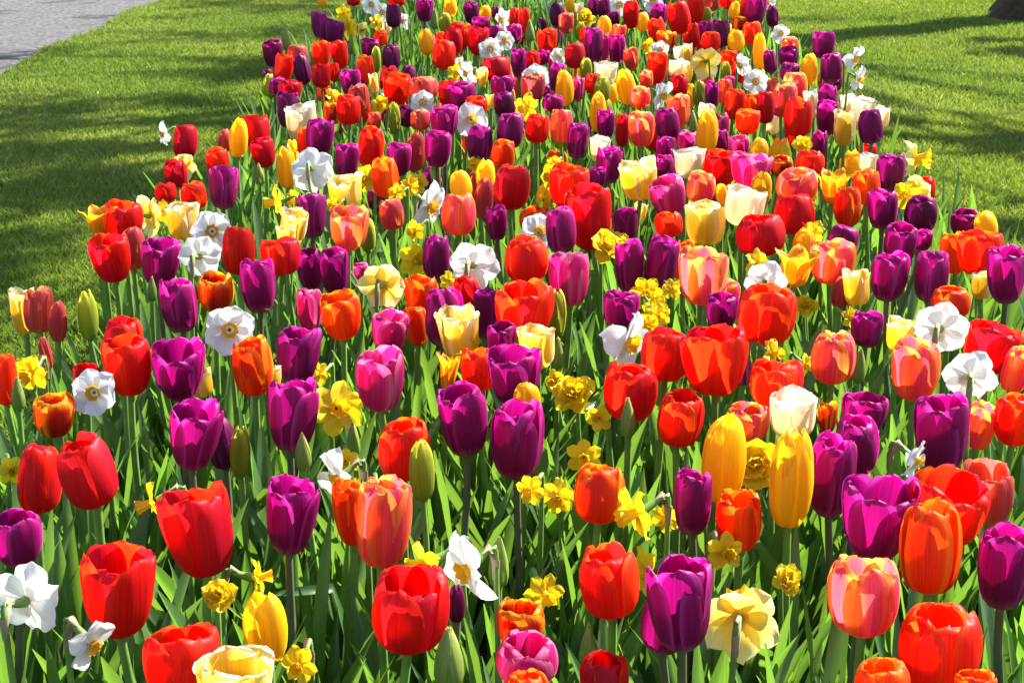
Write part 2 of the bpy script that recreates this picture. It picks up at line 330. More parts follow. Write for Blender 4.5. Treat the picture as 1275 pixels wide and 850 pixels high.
# ------------------------------------------------------------------ flower parts (unit meshes: head width 1, height 1, foot at the origin)
PROF = {  # r(v), z(v), halfwidth(v)
 'cup':  ([0, .05, .14, .3, .5, .7, .87, .95, 1], [.05, .20, .35, .465, .50, .475, .415, .36, .29], [0, .01, .07, .24, .49, .73, .90, .975, 1], [0, .1, .3, .5, .7, .84, .93, .98, 1], [.10, .26, .44, .50, .465, .385, .27, .145, .03]),
 'egg':  ([0, .05, .14, .3, .5, .7, .87, 1], [.05, .19, .33, .46, .50, .45, .33, .14], [0, .01, .07, .24, .48, .71, .89, 1], [0, .1, .3, .5, .68, .82, .92, .975, 1], [.10, .24, .42, .49, .46, .34, .20, .09, .02]),
 'goblet': ([0, .05, .14, .3, .5, .7, .87, .95, 1], [.05, .19, .32, .43, .49, .50, .475, .44, .40], [0, .01, .07, .24, .49, .73, .90, .975, 1], [0, .1, .3, .5, .7, .84, .93, .98, 1], [.10, .25, .42, .49, .475, .41, .30, .165, .03]),
 'open': ([0, .05, .14, .3, .5, .7, .87, 1], [.05, .20, .34, .44, .475, .475, .475, .49], [0, .01, .07, .24, .48, .71, .89, .98], [0, .1, .3, .5, .7, .84, .93, .98, 1], [.10, .24, .40, .48, .475, .43, .34, .2, .04]),
 'bud':  ([0, .05, .14, .3, .5, .7, .87, 1], [.07, .28, .42, .50, .47, .34, .18, .03], [0, .01, .07, .24, .46, .69, .87, 1], [0, .1, .3, .5, .68, .82, .92, .975, 1], [.14, .30, .44, .5, .46, .32, .18, .08, .02]),
 'lily': ([0, .05, .14, .3, .5, .7, .87, 1], [.05, .14, .22, .28, .30, .34, .42, .56], [0, .01, .07, .24, .48, .71, .88, .96], [0, .1, .3, .5, .68, .82, .92, .975, 1], [.10, .18, .27, .31, .29, .21, .12, .05, .01]),
}
def petal_arrays(kind, seed, outer, nu=11, nv=16):
    R = np.random.default_rng(seed*7+3)
    pr = PROF[kind]; v = np.linspace(0, 1, nv); v = .35*v+.65*np.sin(v*np.pi/2)**1.0; v = v/v[-1]; u = np.linspace(-1, 1, nu)
    r = herm(pr[0], pr[1], v)*(1.0 if outer else .90); z = herm(pr[0], pr[2], v); hw = herm(pr[3], pr[4], v)
    U, Vv = np.meshgrid(u, v)
    r_, z_, hw_ = r[:, None], z[:, None], hw[:, None]
    rho = np.maximum(r_, .16)
    phi = np.clip(U*hw_/rho, -1.6, 1.6)
    rad = r_-rho*(1-np.cos(phi)); tan = rho*np.sin(phi)
    ed = np.abs(U)**3*Vv
    rad = rad+ed*(.035 if outer else -.01)+R.uniform(-.012, .012)*np.sin(U*3+R.uniform(0, 6))*Vv
    rad = rad-.022*np.exp(-(U/.16)**2)*np.sin(np.pi*np.clip(Vv, 0, 1))*(1 if outer else -1)+.016*np.exp(-((np.abs(U)-.45)/.2)**2)*Vv
    rad = rad+Vv**3*R.uniform(-.06, .07)-np.clip((Vv-.93)/.07,0,1)**2*R.uniform(-.02,.05)+.02*np.sin(U*4+R.uniform(0, 6))*Vv**4
    zz = z_+.022*np.sin(U*2.5+R.uniform(0, 6))*Vv**3+R.uniform(-.03,.01)*Vv**2
    rad = rad+.014*np.sin(U*8+R.uniform(0, 6))*Vv**6
    if kind == 'open': rad = rad+Vv**3*R.uniform(-.07, .07)+.03*np.sin(U*3.5+R.uniform(0, 6))*Vv**4; zz = zz+R.uniform(-.07, .05)*Vv**2
    if kind in ('cup', 'open', 'goblet'): zz = zz-.028*np.exp(-(U/.10)**2)*np.clip((Vv-.85)/.15, 0, 1)*R.uniform(-.3, 1)
    P = np.stack([rad, tan, zz], -1).reshape(-1, 3)
    UV = np.stack([(U+1)/2, Vv], -1).reshape(-1, 2)
    return P, UV, grid_faces(nu, nv)
NVAR = 4
_pet = {}
def petal_mesh(kind, col, var, outer):
    k = (kind, col, var, outer)
    if k not in _pet:
        P, UV, F = petal_arrays(kind, var+(10 if outer else 0), outer); me = mesh_arrays('petal', P, F, UV); me.materials.append(PM[col]); _pet[k] = me
    return _pet[k]
_head = {}
def head_arrays(kind, var, nu=7, nv=11):
    R = random.Random(var*31+5); Vs, UVs, Fs = [], [], []; off = 0
    for i in range(6):
        outer = i % 2 == 0
        P, UV, F = petal_arrays(kind, R.randrange(60), outer, nu, nv)
        a = math.pi/3*i+R.uniform(-.12, .12); c, s = math.cos(a), math.sin(a); op = R.uniform(-.06, .06); sz = R.uniform(.93, 1.04)
        x = P[:, 0]+P[:, 2]*op; y = P[:, 1]
        Vs.append(np.stack([x*c-y*s, x*s+y*c, P[:, 2]*(sz*(1 if outer else 1.02))], 1)); UVs.append(UV); Fs.append(np.array(F)+off); off += len(P)
    return np.concatenate(Vs), np.concatenate(UVs), np.concatenate(Fs)
def head_mesh(kind, col, var):
    k = (kind, col, var)
    if k not in _head:
        V, UV, F = head_arrays(kind, var); me = mesh_arrays('flower_head', V, F, UV); me.materials.append(PM[col]); _head[k] = me
    return _head[k]
def leaf_arrays(seed, length, width, kind='tulip', nv=9):
    R = np.random.default_rng(seed); v = np.linspace(0, 1, nv)
    if kind == 'tulip': hw = width*herm([0, .15, .4, .7, .9, 1], [.35, .7, 1, .7, .3, .02], v); fold = .35
    else: hw = width*herm([0, .3, .8, .95, 1], [.8, 1, .85, .5, .05], v); fold = .15
    arch = R.uniform(.02, .32) if kind == 'tulip' else R.uniform(.02, .35)
    ang = (math.pi/2-R.uniform(.02, .22))-arch*v**1.6*2.0
    if kind != 'tulip' and R.random() < .12: ang -= np.clip((v-.65)/.1, 0, 1)*R.uniform(.8, 1.8)
    ds = length/(nv-1); x = np.concatenate([[0], np.cumsum(np.cos(ang[:-1])*ds)]); z = np.concatenate([[0], np.cumsum(np.sin(ang[:-1])*ds)])
    tw = R.uniform(-.9, .9)*v; wav = R.uniform(.0, .006)
    P, UV = [], []
    for j in range(nv):
        nrm = np.array([-math.sin(ang[j]), 0, math.cos(ang[j])]); side = np.array([0, 1., 0])
        sd = side*math.cos(tw[j])+nrm*math.sin(tw[j]); nn = nrm*math.cos(tw[j])-side*math.sin(tw[j])
        for q in (-1, -.5, 0, .5, 1):
            p = np.array([x[j], 0, z[j]])+sd*q*hw[j]+nn*(abs(q)**1.5*hw[j]*fold*2+wav*math.sin(v[j]*14+q*2)*abs(q)); P.append(p); UV.append(((q+1)/2, v[j]))
    return np.array(P), np.array(UV), np.array(grid_faces(5, nv))
LEAF = []
for i in range(8):
    P, UV, F = leaf_arrays(i, 1, .072); LEAF.append(mesh_arrays('leaf', P, F, UV, extra=np.full(len(P), random.random()))); LEAF[-1].materials.append(M_LEAF)
STRAP = []
for i in range(6):
    P, UV, F = leaf_arrays(50+i, 1, .022, 'strap'); STRAP.append(mesh_arrays('leaf', P, F, UV, extra=np.full(len(P), random.random()))); STRAP[-1].materials.append(M_LEAF)
# daffodil parts, axis +Z = the way the flower looks
def dpetal_arrays(seed, wide=1., curl=.0, nu=7, nv=9):
    R = np.random.default_rng(seed+900); v = np.linspace(0, 1, nv); u = np.linspace(-1, 1, nu)
    hw = wide*herm([0, .15, .45, .7, .87, .96, 1], [.06, .14, .235, .225, .15, .08, .01], v); U, Vv = np.meshgrid(u, v)
    x = .03+Vv*.48; y = U*hw[:, None]; c = R.uniform(-.10, .12)+curl
    z = c*Vv**2+R.uniform(-.10, .14)*U*U*hw[:, None]*4*.5+.03*np.sin(U*3+Vv*5+R.uniform(0, 6))*Vv-.03*np.exp(-(U/.15)**2)*Vv*(1-Vv)*4+R.uniform(-.06, .06)*U*Vv
    return np.stack([x, y, z], -1).reshape(-1, 3), np.stack([(U+1)/2, Vv], -1).reshape(-1, 2), grid_faces(nu, nv)
DP = {}
def dpetal(mk, mat, var, wide=1., curl=0.):
    k = (mk, var, wide, curl)
    if k not in DP:
        P, UV, F = dpetal_arrays(var, wide, curl); DP[k] = mesh_arrays('petal', P, F, UV); DP[k].materials.append(mat)
    return DP[k]
def cup_mesh(r0, r1, ln, mat, ruff, seed):
    R = random.Random(seed); n, m = 30, 7; V, UV = [], []
    for j in range(m):
        t = j/(m-1); r = r0+(r1-r0)*t**1.8
        for k in range(n+1):
            q = 2*math.pi*k/n; w = 1+ruff*t**2*math.sin(7*q+seed)+ruff*.5*t**3*math.sin(13*q)
            V.append((math.cos(q)*r*w, math.sin(q)*r*w, .01+ln*t+ruff*.12*t**3*math.sin(9*q+1))); UV.append((k/n, t))
    me = mesh_arrays('trumpet', V, grid_faces(n+1, m), UV); me.materials.append(mat); return me
CUP_N = [cup_mesh(.08, .155, .12, M_CUP, .10, i) for i in range(3)]
CUP_A = [cup_mesh(.09, .165, .36, M_TRUMP, .12, i) for i in range(3)]
CUP_J = [cup_mesh(.12, .26, .38, M_TRUMP, .18, i) for i in range(3)]
def double_mesh(seed):
    R = random.Random(seed); Vs, UVs, Fs, off = [], [], [], 0
    for i in range(26):
        P, UV, F = dpetal_arrays(R.randrange(500), R.uniform(.8, 1.1), 0, 5, 6)
        t = i/26; el = -.1+1.35*t; sc = (1-.5*t)*R.uniform(.85, 1.1); a = i*2.4
        x, y, z = P[:, 0]*sc, P[:, 1]*sc, P[:, 2]*1.6*sc
        x, z = x*math.cos(el)-z*math.sin(el), x*math.sin(el)+z*math.cos(el)+.05*t; c, s = math.cos(a), math.sin(a)
        Vs.append(np.stack([x*c-y*s, x*s+y*c, z], 1)); UVs.append(UV); Fs.append(np.array(F)+off); off += len(P)
    me = mesh_arrays('flower_head', np.concatenate(Vs), np.concatenate(Fs), np.concatenate(UVs)); me.materials.append(M_DYEL); return me
DOUBLE = [double_mesh(i) for i in range(3)]

# ------------------------------------------------------------------ the planting plan: kind, where the head stands, how wide and high it is
PLAN = '''
P,22,671,62,72;H,38,744,84,98;R,147,740,94,110;Vr,117,805,66,46;R,250,662,84,114;R,229,826,94,92;E,271,740,42,46;Ar,325,718,42,45;Y,331,781,50,82;
L,293,846,100,60;Al,186,627,52,50;P,362,643,62,98;C,476,653,82,112;O,437,640,44,82;R,511,760,96,100;Vl,577,712,92,84;Al,525,702,62,52;B,621,699,27,82;
F,648,778,70,60;M,656,822,82,62;O,657,862,62,50;B,559,818,40,70;A,372,828,44,46;D,568,752,22,46;S,758,725,76,88;Al,800,712,42,60;P,848,753,84,120;
P,830,776,62,74;Jb,922,766,80,110;R,753,842,68,52;B,733,806,26,50;A,679,740,30,48;Al,788,640,66,50;A,830,645,24,30;O,921,650,64,76;A,903,688,48,34;
P,862,626,50,82;E,981,720,34,40;Y,985,597,56,116;C,1075,743,86,96;O,1159,683,76,112;S,1169,806,108,106;O,1099,848,70,52;P,1250,709,70,102;
R,1182,634,92,92;P,1094,645,80,108;K,1230,616,64,78;P,1036,594,56,104;P,1065,557,58,74;C,1221,532,38,60;S,1264,522,50,66;P,1173,540,70,98;
Vr,1145,575,52,48;W,987,517,62,62;P,1076,514,52,52;F,1030,520,24,38;O,1215,852,50,30;F,67,518,52,56;N,116,489,62,48;P,241,543,56,90;D,276,551,40,66;
G,299,564,27,66;R,48,599,62,82;R,110,588,74,90;A,14,586,32,28;P,364,517,58,92;B,377,562,22,46;A,420,508,54,68;M,474,474,66,80;B,440,546,18,52;
S,503,560,70,76;G,525,587,34,74;P,578,525,64,90;P,644,550,72,100;Vl,418,598,52,75;A,430,575,26,32;Y,656,496,36,42;E,713,489,58,52;R,785,488,70,72;
B,782,520,20,54;S,846,522,56,68;Y,900,572,56,108;O,747,614,70,76;C,932,528,56,50;E,942,578,46,72;A,727,570,44,36;A,694,620,24,44;K,48,388,38,56;
L,30,388,34,60;K,72,401,24,50;K,57,440,16,40;G,109,394,26,60;R,159,455,62,78;R,153,424,52,56;P,223,380,44,70;P,222,461,56,78;S,7,474,30,64;
A,38,465,46,42;B,22,490,18,40;R,108,468,34,30;B,189,360,12,40;F,269,365,46,48;P,322,358,46,66;N,286,411,66,52;O,315,457,52,74;L,250,477,32,38;
L,338,470,26,30;P,371,444,54,72;M,386,386,34,52;O,425,395,52,58;M,485,413,46,52;P,386,336,34,54;P,417,339,38,60;Jb,479,354,62,68;O,525,368,42,48;
O,518,406,30,50;P,552,395,50,74;H,591,330,62,64;R,583,366,34,44;P,606,390,36,66;P,624,423,38,40;S,653,383,66,72;G,692,392,28,60;L,573,420,46,80;
S,596,460,44,54;P,641,470,60,72;L,670,432,46,56;M,709,347,52,70;P,773,386,46,48;B,694,440,16,40;P,783,333,38,66;P,824,328,44,66;C,874,344,54,72;
O,852,325,30,50;P,899,388,42,46;C,902,366,42,34;S,955,392,76,76;H,953,350,54,38;R,890,448,74,88;R,830,443,60,64;Vr,787,428,62,80;A,808,405,32,26;
S,966,477,66,60;M,924,462,26,38;A,805,365,32,40;A,838,360,26,26;A,818,385,36,36;A,965,440,36,24;E,1003,380,28,32;A,1005,455,18,28;P,1107,345,46,64;
P,1159,346,46,64;P,1253,343,48,72;O,1184,378,50,40;H,1172,408,70,68;H,1208,467,68,64;R,1233,432,68,68;C,1140,462,64,76;C,1037,446,58,64;
P,1080,411,42,46;L,1121,418,38,44;C,1266,460,36,62;B,1070,455,18,50;K,1047,365,24,40;L,1067,358,36,48;L,1222,356,26,36;R,154,272,44,46;
Q,124,274,44,40;R,139,322,48,60;K,166,309,34,54;P,200,328,44,60;J,192,268,38,56;L,229,274,44,52;R,219,217,30,34;R,207,240,28,24;S,242,244,34,34;
P,279,235,38,54;N,264,288,54,48;H,250,318,54,46;R,297,312,42,62;R,350,320,50,48;L,357,295,24,30;Y,356,209,25,52;Hd,389,212,44,58;P,388,270,38,56;
Al,342,252,32,40;A,366,250,26,28;L,365,282,36,46;L,431,240,44,42;C,435,284,48,56;O,480,222,36,50;A,455,222,24,34;C,488,267,32,40;G,458,294,20,42;
M,450,339,20,22;P,432,200,30,44;Vr,538,258,52,60;Y,574,232,29,40;Y,605,218,25,36;C,571,268,46,52;K,602,248,27,50;R,637,234,46,56;P,618,279,28,44;
P,543,321,36,54;S,709,231,50,56;R,734,272,58,82;P,698,288,40,58;O,664,274,36,30;N,671,289,50,36;S,655,323,58,58;E,757,305,34,44;A,520,228,26,28;
A,518,325,32,44;P,743,222,24,26;A,686,220,24,34;L,796,225,50,50;P,828,209,26,30;W,858,203,40,42;M,832,245,44,50;C,872,234,38,38;S,833,280,36,32;
L,878,279,52,56;W,927,257,52,52;R,898,209,44,44;M,934,211,46,46;Y,948,236,28,42;Y,899,243,16,28;R,948,293,66,52;C,992,232,52,42;R,989,267,52,52;
P,779,281,32,44;E,770,298,22,26;L,797,264,18,26;Y,1001,304,28,40;Q,992,333,56,52;O,1079,234,36,44;Q,1038,232,46,46;W,1081,206,24,34;P,1108,217,36,48;
O,1056,258,36,48;P,1099,262,38,50;D,1146,268,42,46;J,1140,236,36,40;Jr,1143,198,36,46;D,1201,278,36,34;Y,1227,284,31,40;O,1187,316,34,52;
S,1221,316,54,56;P,1121,306,44,52;P,1148,300,26,26;P,1050,297,38,34;C,1036,326,54,58;Vl,201,167,28,28;R,230,177,32,42;J,226,206,36,30;K,280,176,18,30;
Y,297,173,24,48;R,319,165,36,42;R,271,202,30,34;R,328,191,31,38;B,323,217,12,26;R,361,114,30,30;D,359,138,30,44;W,376,153,42,48;P,398,172,36,46;
S,380,176,22,36;R,434,137,32,38;K,447,124,28,36;F,414,142,22,28;A,416,120,20,22;N,490,112,30,32;R,494,112,36,40;G,491,147,16,40;A,474,131,20,24;
N,526,128,32,30;K,524,112,32,30;C,523,150,26,26;S,461,184,34,48;K,466,152,18,24;P,496,200,32,42;K,517,190,28,48;P,545,186,34,48;A,365,185,18,24;
R,562,117,34,34;P,577,120,36,34;R,593,132,30,24;N,587,149,44,26;P,553,152,36,38;P,625,108,30,26;D,629,131,28,32;L,612,126,14,20;P,635,163,34,46;
P,598,179,34,44;O,626,194,32,38;R,669,161,32,36;B,667,162,13,34;C,699,157,30,42;P,719,176,28,46;Y,703,111,24,44;P,688,129,28,22;K,663,112,30,36;
A,655,134,34,24;M,720,112,16,30;Y,745,140,23,50;G,750,111,22,32;Y,780,109,25,44;P,754,155,24,36;C,797,122,28,26;C,799,162,34,44;R,775,163,18,42;
Vr,826,120,26,36;C,845,139,30,40;R,846,108,22,26;P,831,156,31,42;P,828,188,26,34;M,856,176,28,26;G,871,116,18,32;P,886,120,18,34;Y,880,165,28,52;
W,880,140,24,22;B,863,152,11,32;P,898,177,20,30;C,902,114,20,32;S,914,131,26,38;S,931,152,32,32;M,921,182,26,26;P,758,207,34,46;W,747,186,26,34;
O,940,134,26,34;R,953,134,24,42;C,975,126,34,42;C,990,108,32,34;S,994,147,36,50;P,1029,124,26,36;P,1030,148,28,44;P,1020,180,22,34;W,1011,130,18,36;
W,1055,131,20,26;W,1074,142,32,44;L,1052,160,30,46;B,1053,158,11,34;P,1084,159,32,42;E,1000,180,30,28;R,970,185,16,24;Y,945,188,24,30;
R,1008,204,38,34;F,973,207,30,26;D,340,67,26,34;B,356,47,13,32;P,398,32,22,32;P,406,38,20,28;P,417,41,24,30;K,370,66,26,20;S,353,86,24,36;
D,376,87,22,38;S,400,68,24,32;S,423,69,22,34;R,400,95,25,30;R,416,91,14,24;P,437,104,26,34;S,455,88,23,36;G,468,75,13,32;D,461,60,24,22;
D,487,72,24,32;S,474,48,18,20;A,428,17,20,18;A,432,33,34,26;J,448,38,18,22;N,462,6,24,18;N,476,16,24,22;A,470,28,20,16;B,437,55,10,30;D,335,96,14,20;
P,345,108,22,22;Y,401,2,13,14;R,440,2,18,12;R,484,100,24,34;L,466,105,12,26;R,494,2,22,16;D,490,20,20,30;V,501,27,18,20;P,529,13,22,30;B,527,8,9,20;
Y,560,10,18,26;G,554,28,17,24;D,587,17,20,28;Y,604,16,16,18;D,618,17,14,18;P,599,32,24,20;R,569,38,20,20;Y,531,53,20,32;S,550,50,16,20;R,564,53,25,34;
R,553,69,30,36;R,596,52,27,35;N,610,62,26,30;N,628,51,26,26;P,640,42,20,20;R,640,25,14,30;R,654,28,14,34;W,635,25,12,24;Vl,624,25,16,28;
R,618,86,38,30;P,646,80,20,36;D,508,101,24,38;K,532,110,28,28;B,541,24,10,26;A,568,90,14,20;Vl,580,92,20,28;L,600,97,16,24;D,694,18,21,32;
Y,710,6,13,20;K,705,30,20,26;W,722,12,13,16;E,729,24,26,16;D,740,10,16,22;D,752,12,18,24;D,765,24,16,18;N,771,7,30,26;R,786,19,21,34;Y,752,34,20,28;
R,681,52,26,30;B,660,39,12,26;S,729,46,16,22;G,723,40,14,24;P,739,58,24,44;M,752,60,16,36;P,768,62,22,36;C,770,40,20,18;R,716,70,27,32;N,696,70,22,20;
K,786,74,20,28;W,754,92,30,30;G,730,86,16,26;N,667,97,32,36;P,694,97,22,36;R,661,75,26,22;P,677,72,16,18;S,739,105,22,26;R,818,86,26,40;N,813,3,28,20;
P,820,20,22,30;R,818,38,24,30;O,824,48,14,16;A,806,57,20,16;N,822,62,24,20;C,805,100,18,24;R,846,23,30,40;R,866,12,24,36;K,886,5,20,20;R,906,3,22,18;
G,880,18,13,18;Y,914,13,14,22;R,928,10,14,26;P,941,14,26,36;D,962,21,16,28;N,956,3,20,14;N,972,42,22,24;F,921,30,20,18;S,936,42,25,28;Y,917,51,22,26;
Y,946,64,18,46;D,898,43,23,34;P,878,40,20,28;R,864,44,16,30;R,885,52,26,24;F,830,50,26,22;W,847,69,17,24;W,842,86,20,24;L,857,70,12,34;J,877,76,34,40;
S,906,73,26,20;G,904,88,13,22;Vl,922,82,20,28;N,941,102,32,30;P,959,78,17,30;P,982,72,26,26;P,983,90,26,24;C,983,55,22,16;Y,1007,87,22,40;
P,1025,57,29,34;P,1035,85,28,38;Vr,1066,74,32,20;Vr,1072,100,32,22;M,908,102,14,14;R,843,106,20,26;Q,558,462,34,50;A,690,475,26,28;A,492,240,22,26;
A,512,232,20,28;A,515,287,28,20;A,750,297,30,34;A,945,325,32,24;A,1012,288,18,28;A,1128,242,18,36;A,820,394,32,28;A,1060,395,24,22;A,690,205,22,22;
A,300,332,20,20;A,560,350,22,24;A,395,465,20,22;A,745,520,24,26;A,660,610,26,28;A,985,480,22,24;A,470,615,28,30;A,880,340,20,22;A,590,205,14,18;
A,415,255,18,20;
'''
flowers = []
for t in PLAN.replace('\n', '').split(';'):
    if t.strip():
        q = t.split(','); flowers.append(dict(k=q[0][0], d=q[0][1:], x=float(q[1]), y=float(q[2]), w=float(q[3]), h=float(q[4])))
COLOR = {'R': 'red', 'S': 'scarlet', 'O': 'orange', 'C': 'coral', 'K': 'dusky pink', 'P': 'purple', 'D': 'dark purple', 'M': 'magenta', 'Y': 'yellow', 'G': 'lime yellow', 'L': 'lemon', 'W': 'cream', 'F': 'red and yellow', 'B': 'green', 'Q': 'golden',
         'N': 'white', 'H': 'white', 'V': 'white', 'A': 'yellow', 'E': 'ruffled yellow', 'J': 'cream yellow'}
def noun(f): return 'daffodil' if f['k'] in 'NHVAEJ' else ('tulip bud' if f['k'] in 'BG' else 'tulip')
HB = {'A': .445, 'E': .45, 'B': .46, 'G': .47}
SREF = {'B': .026, 'G': .036, 'Y': .046, 'A': .052, 'E': .05, 'N': .062, 'H': .062, 'V': .06, 'J': .072, 'P': .056, 'D': .052, 'K': .05}
for i, f in enumerate(flowers):
    R = random.Random(i*13+1); f['i'] = i; f['R'] = R
    f['c'] = COLOR[f['k']]; f['n'] = noun(f)
    zp = depth_at_height(f['x'], f['y'], HB.get(f['k'], .475)); zs = SREF.get(f['k'], .059)*FPX/max(f['w'], 8)
    Z = zp*min(max((zs/zp)**.22, .93), 1.09)
    p = at_depth(f['x'], f['y'], Z)
    if p.z < .26: Z = depth_at_height(f['x'], f['y'], .26); p = at_depth(f['x'], f['y'], Z)
    if p.z > .66: Z = depth_at_height(f['x'], f['y'], .66); p = at_depth(f['x'], f['y'], Z)
    f['Z'] = Z
for _ in range(6):                                  # heads that overlap: the one whose foot is lower stands nearer
    for f in flowers:
        for g in flowers:
            if f is g or abs(f['x']-g['x']) > .42*(f['w']+g['w']) or abs(f['y']-g['y']) > .5*(f['h']+g['h']): continue
            if f['y']+f['h']/2 > g['y']+g['h']/2+3 and f['Z'] > g['Z']-.055:
                m = (f['Z']-g['Z']+.06)/2; f['Z'] -= m; g['Z'] += m
for f in flowers:
    Z = f['Z']; p = at_depth(f['x'], f['y'], Z)
    f['p'] = p; f['W'] = f['w']*Z/FPX; f['H'] = f['h']*Z/FPX

# labels: the fewest neighbours and places that single a flower out among its like
def art(s): return ('an ' if s[0] in 'aeiou' else 'a ')+s
for f in flowers:
    f['sig'] = f['c']+' '+f['n']; f['nb'] = []; allat = set()
    near = []
    for g in flowers:
        if g is f: continue
        dx, dy = g['x']-f['x'], (g['y']-f['y'])*1.0; d = math.hypot(dx, dy)
        if d > 2.1*(f['w']+g['w'])/2+6: continue
        rel = ('tree-side of' if dx < 0 else 'path-side of') if abs(dx) > abs(dy) else ('behind' if dy > 0 else 'in front of')
        near.append((d, rel, g['c']+' '+g['n'])); allat.add((rel, g['c']+' '+g['n']))
    near.sort(); seen = set()
    for d, rel, s in near:
        if rel not in seen and d < 1.5*f['w']+14: seen.add(rel); f['nb'].append(f'{rel} {art(s)}')
    d = f['p'].y
    zone = 'in the front rows' if d < 1.75 else 'in mid bed' if d < 2.9 else 'in the far half' if d < 4.1 else 'at the far end'
    side = 'on the path edge' if f['p'].x < -.42 else 'on the tree edge' if f['p'].x > .6 else None
    f['z'] = zone; f['s'] = side
    f['all'] = {f'{r} {art(s)}' for r, s in allat} | {zone} | ({side} if side else set())
by = {}
for f in flowers: by.setdefault(f['sig'], []).append(f)
from itertools import combinations
ADJ = {'Y': 'egg-shaped', 'L': 'open', 'W': 'open', 'Q': 'pointed', 'G': 'closed', 'B': 'closed', 'H': 'back-turned', 'V': 'side-on', 'N': 'outward-facing', 'A': 'small'}
nl = 0
for f in flowers:
    opts = f['nb']+[f['z']]+([f['s']] if f['s'] else []); best = None
    for k in range(1, 5):
        for c in combinations(opts, k):
            if k > 1 and sum(len(x.split()) for x in c)+len(f['sig'].split())+1 > 15: continue
            if not any(set(c) <= g['all'] for g in by[f['sig']] if g is not f): best = c; break
        if best: break
    head = (ADJ.get(f['k'], '')+' '+f['sig']).strip()
    if best: f['label'] = head+' '+', '.join(best)
    else:
        nl += 1; f['label'] = None
        f['head'] = head
rows = {}
for f in flowers:                                   # the few still alike: counted along the bed from the path
    if f['label'] is None: rows.setdefault((f['head'], f['z']), []).append(f)
ORD = 'first second third fourth fifth sixth seventh eighth ninth tenth eleventh twelfth thirteenth fourteenth fifteenth sixteenth seventeenth eighteenth nineteenth twentieth'.split()
for (hd, z), L_ in rows.items():
    full = sorted([g for g in by[L_[0]['sig']] if g['z'] == z], key=lambda g: g['x'])
    for f in L_:
        k = full.index(f); m = len(full)
        if k == 0: o = 'nearest the path'
        elif k == m-1: o = 'nearest the tree'
        elif k <= m/2: o = f'{ORD[min(k, 19)]} counted from the path'
        else: o = f'{ORD[min(m-1-k, 19)]} counted from the tree side'
        f['label'] = f'{hd}, {o}, {z}'

# ------------------------------------------------------------------ build every flower
view_az = lambda p: math.atan2(p.x, p.y)
def stem_to(root, base, top, r, mat, lean):
    b, t = Vector((0, 0, -.02)), top-base
    pts = bez(b, Vector((lean.x*.3, lean.y*.3, t.z*.4)), t-Vector((0, 0, t.z*.3))+lean*.4, t, 7)
    v, f, u = tube(pts, [r*(1.1-.25*i/7) for i in range(8)], 7); obj('stem', mesh_arrays('stem', v, f, u), mat, root)
def tulip_shape(f):
    k, asp, R = f['k'], f['h']/f['w'], f['R']
    if k == 'B': return 'bud'
    if k in 'YG': return 'egg'
    if k == 'Q': return 'lily'
    if k in 'LW': return 'open'
    if asp > 1.5 and k in 'KD': return 'egg'
    if k in 'PDMF': return 'goblet' if R.random() < .8 else 'cup'
    return 'cup' if R.random() < .6 else 'goblet'
tul = [f for f in flowers if f['n'] == 'tulip']; tul.sort(key=lambda f: -f['w']*f['h'])
merged = set(f['i'] for f in tul[300:])             # past 300: the smallest, farthest ones become one mass
MV, MF, MUV, MM, moff = [], [], [], [], 0
mats_used = []
FILL = []
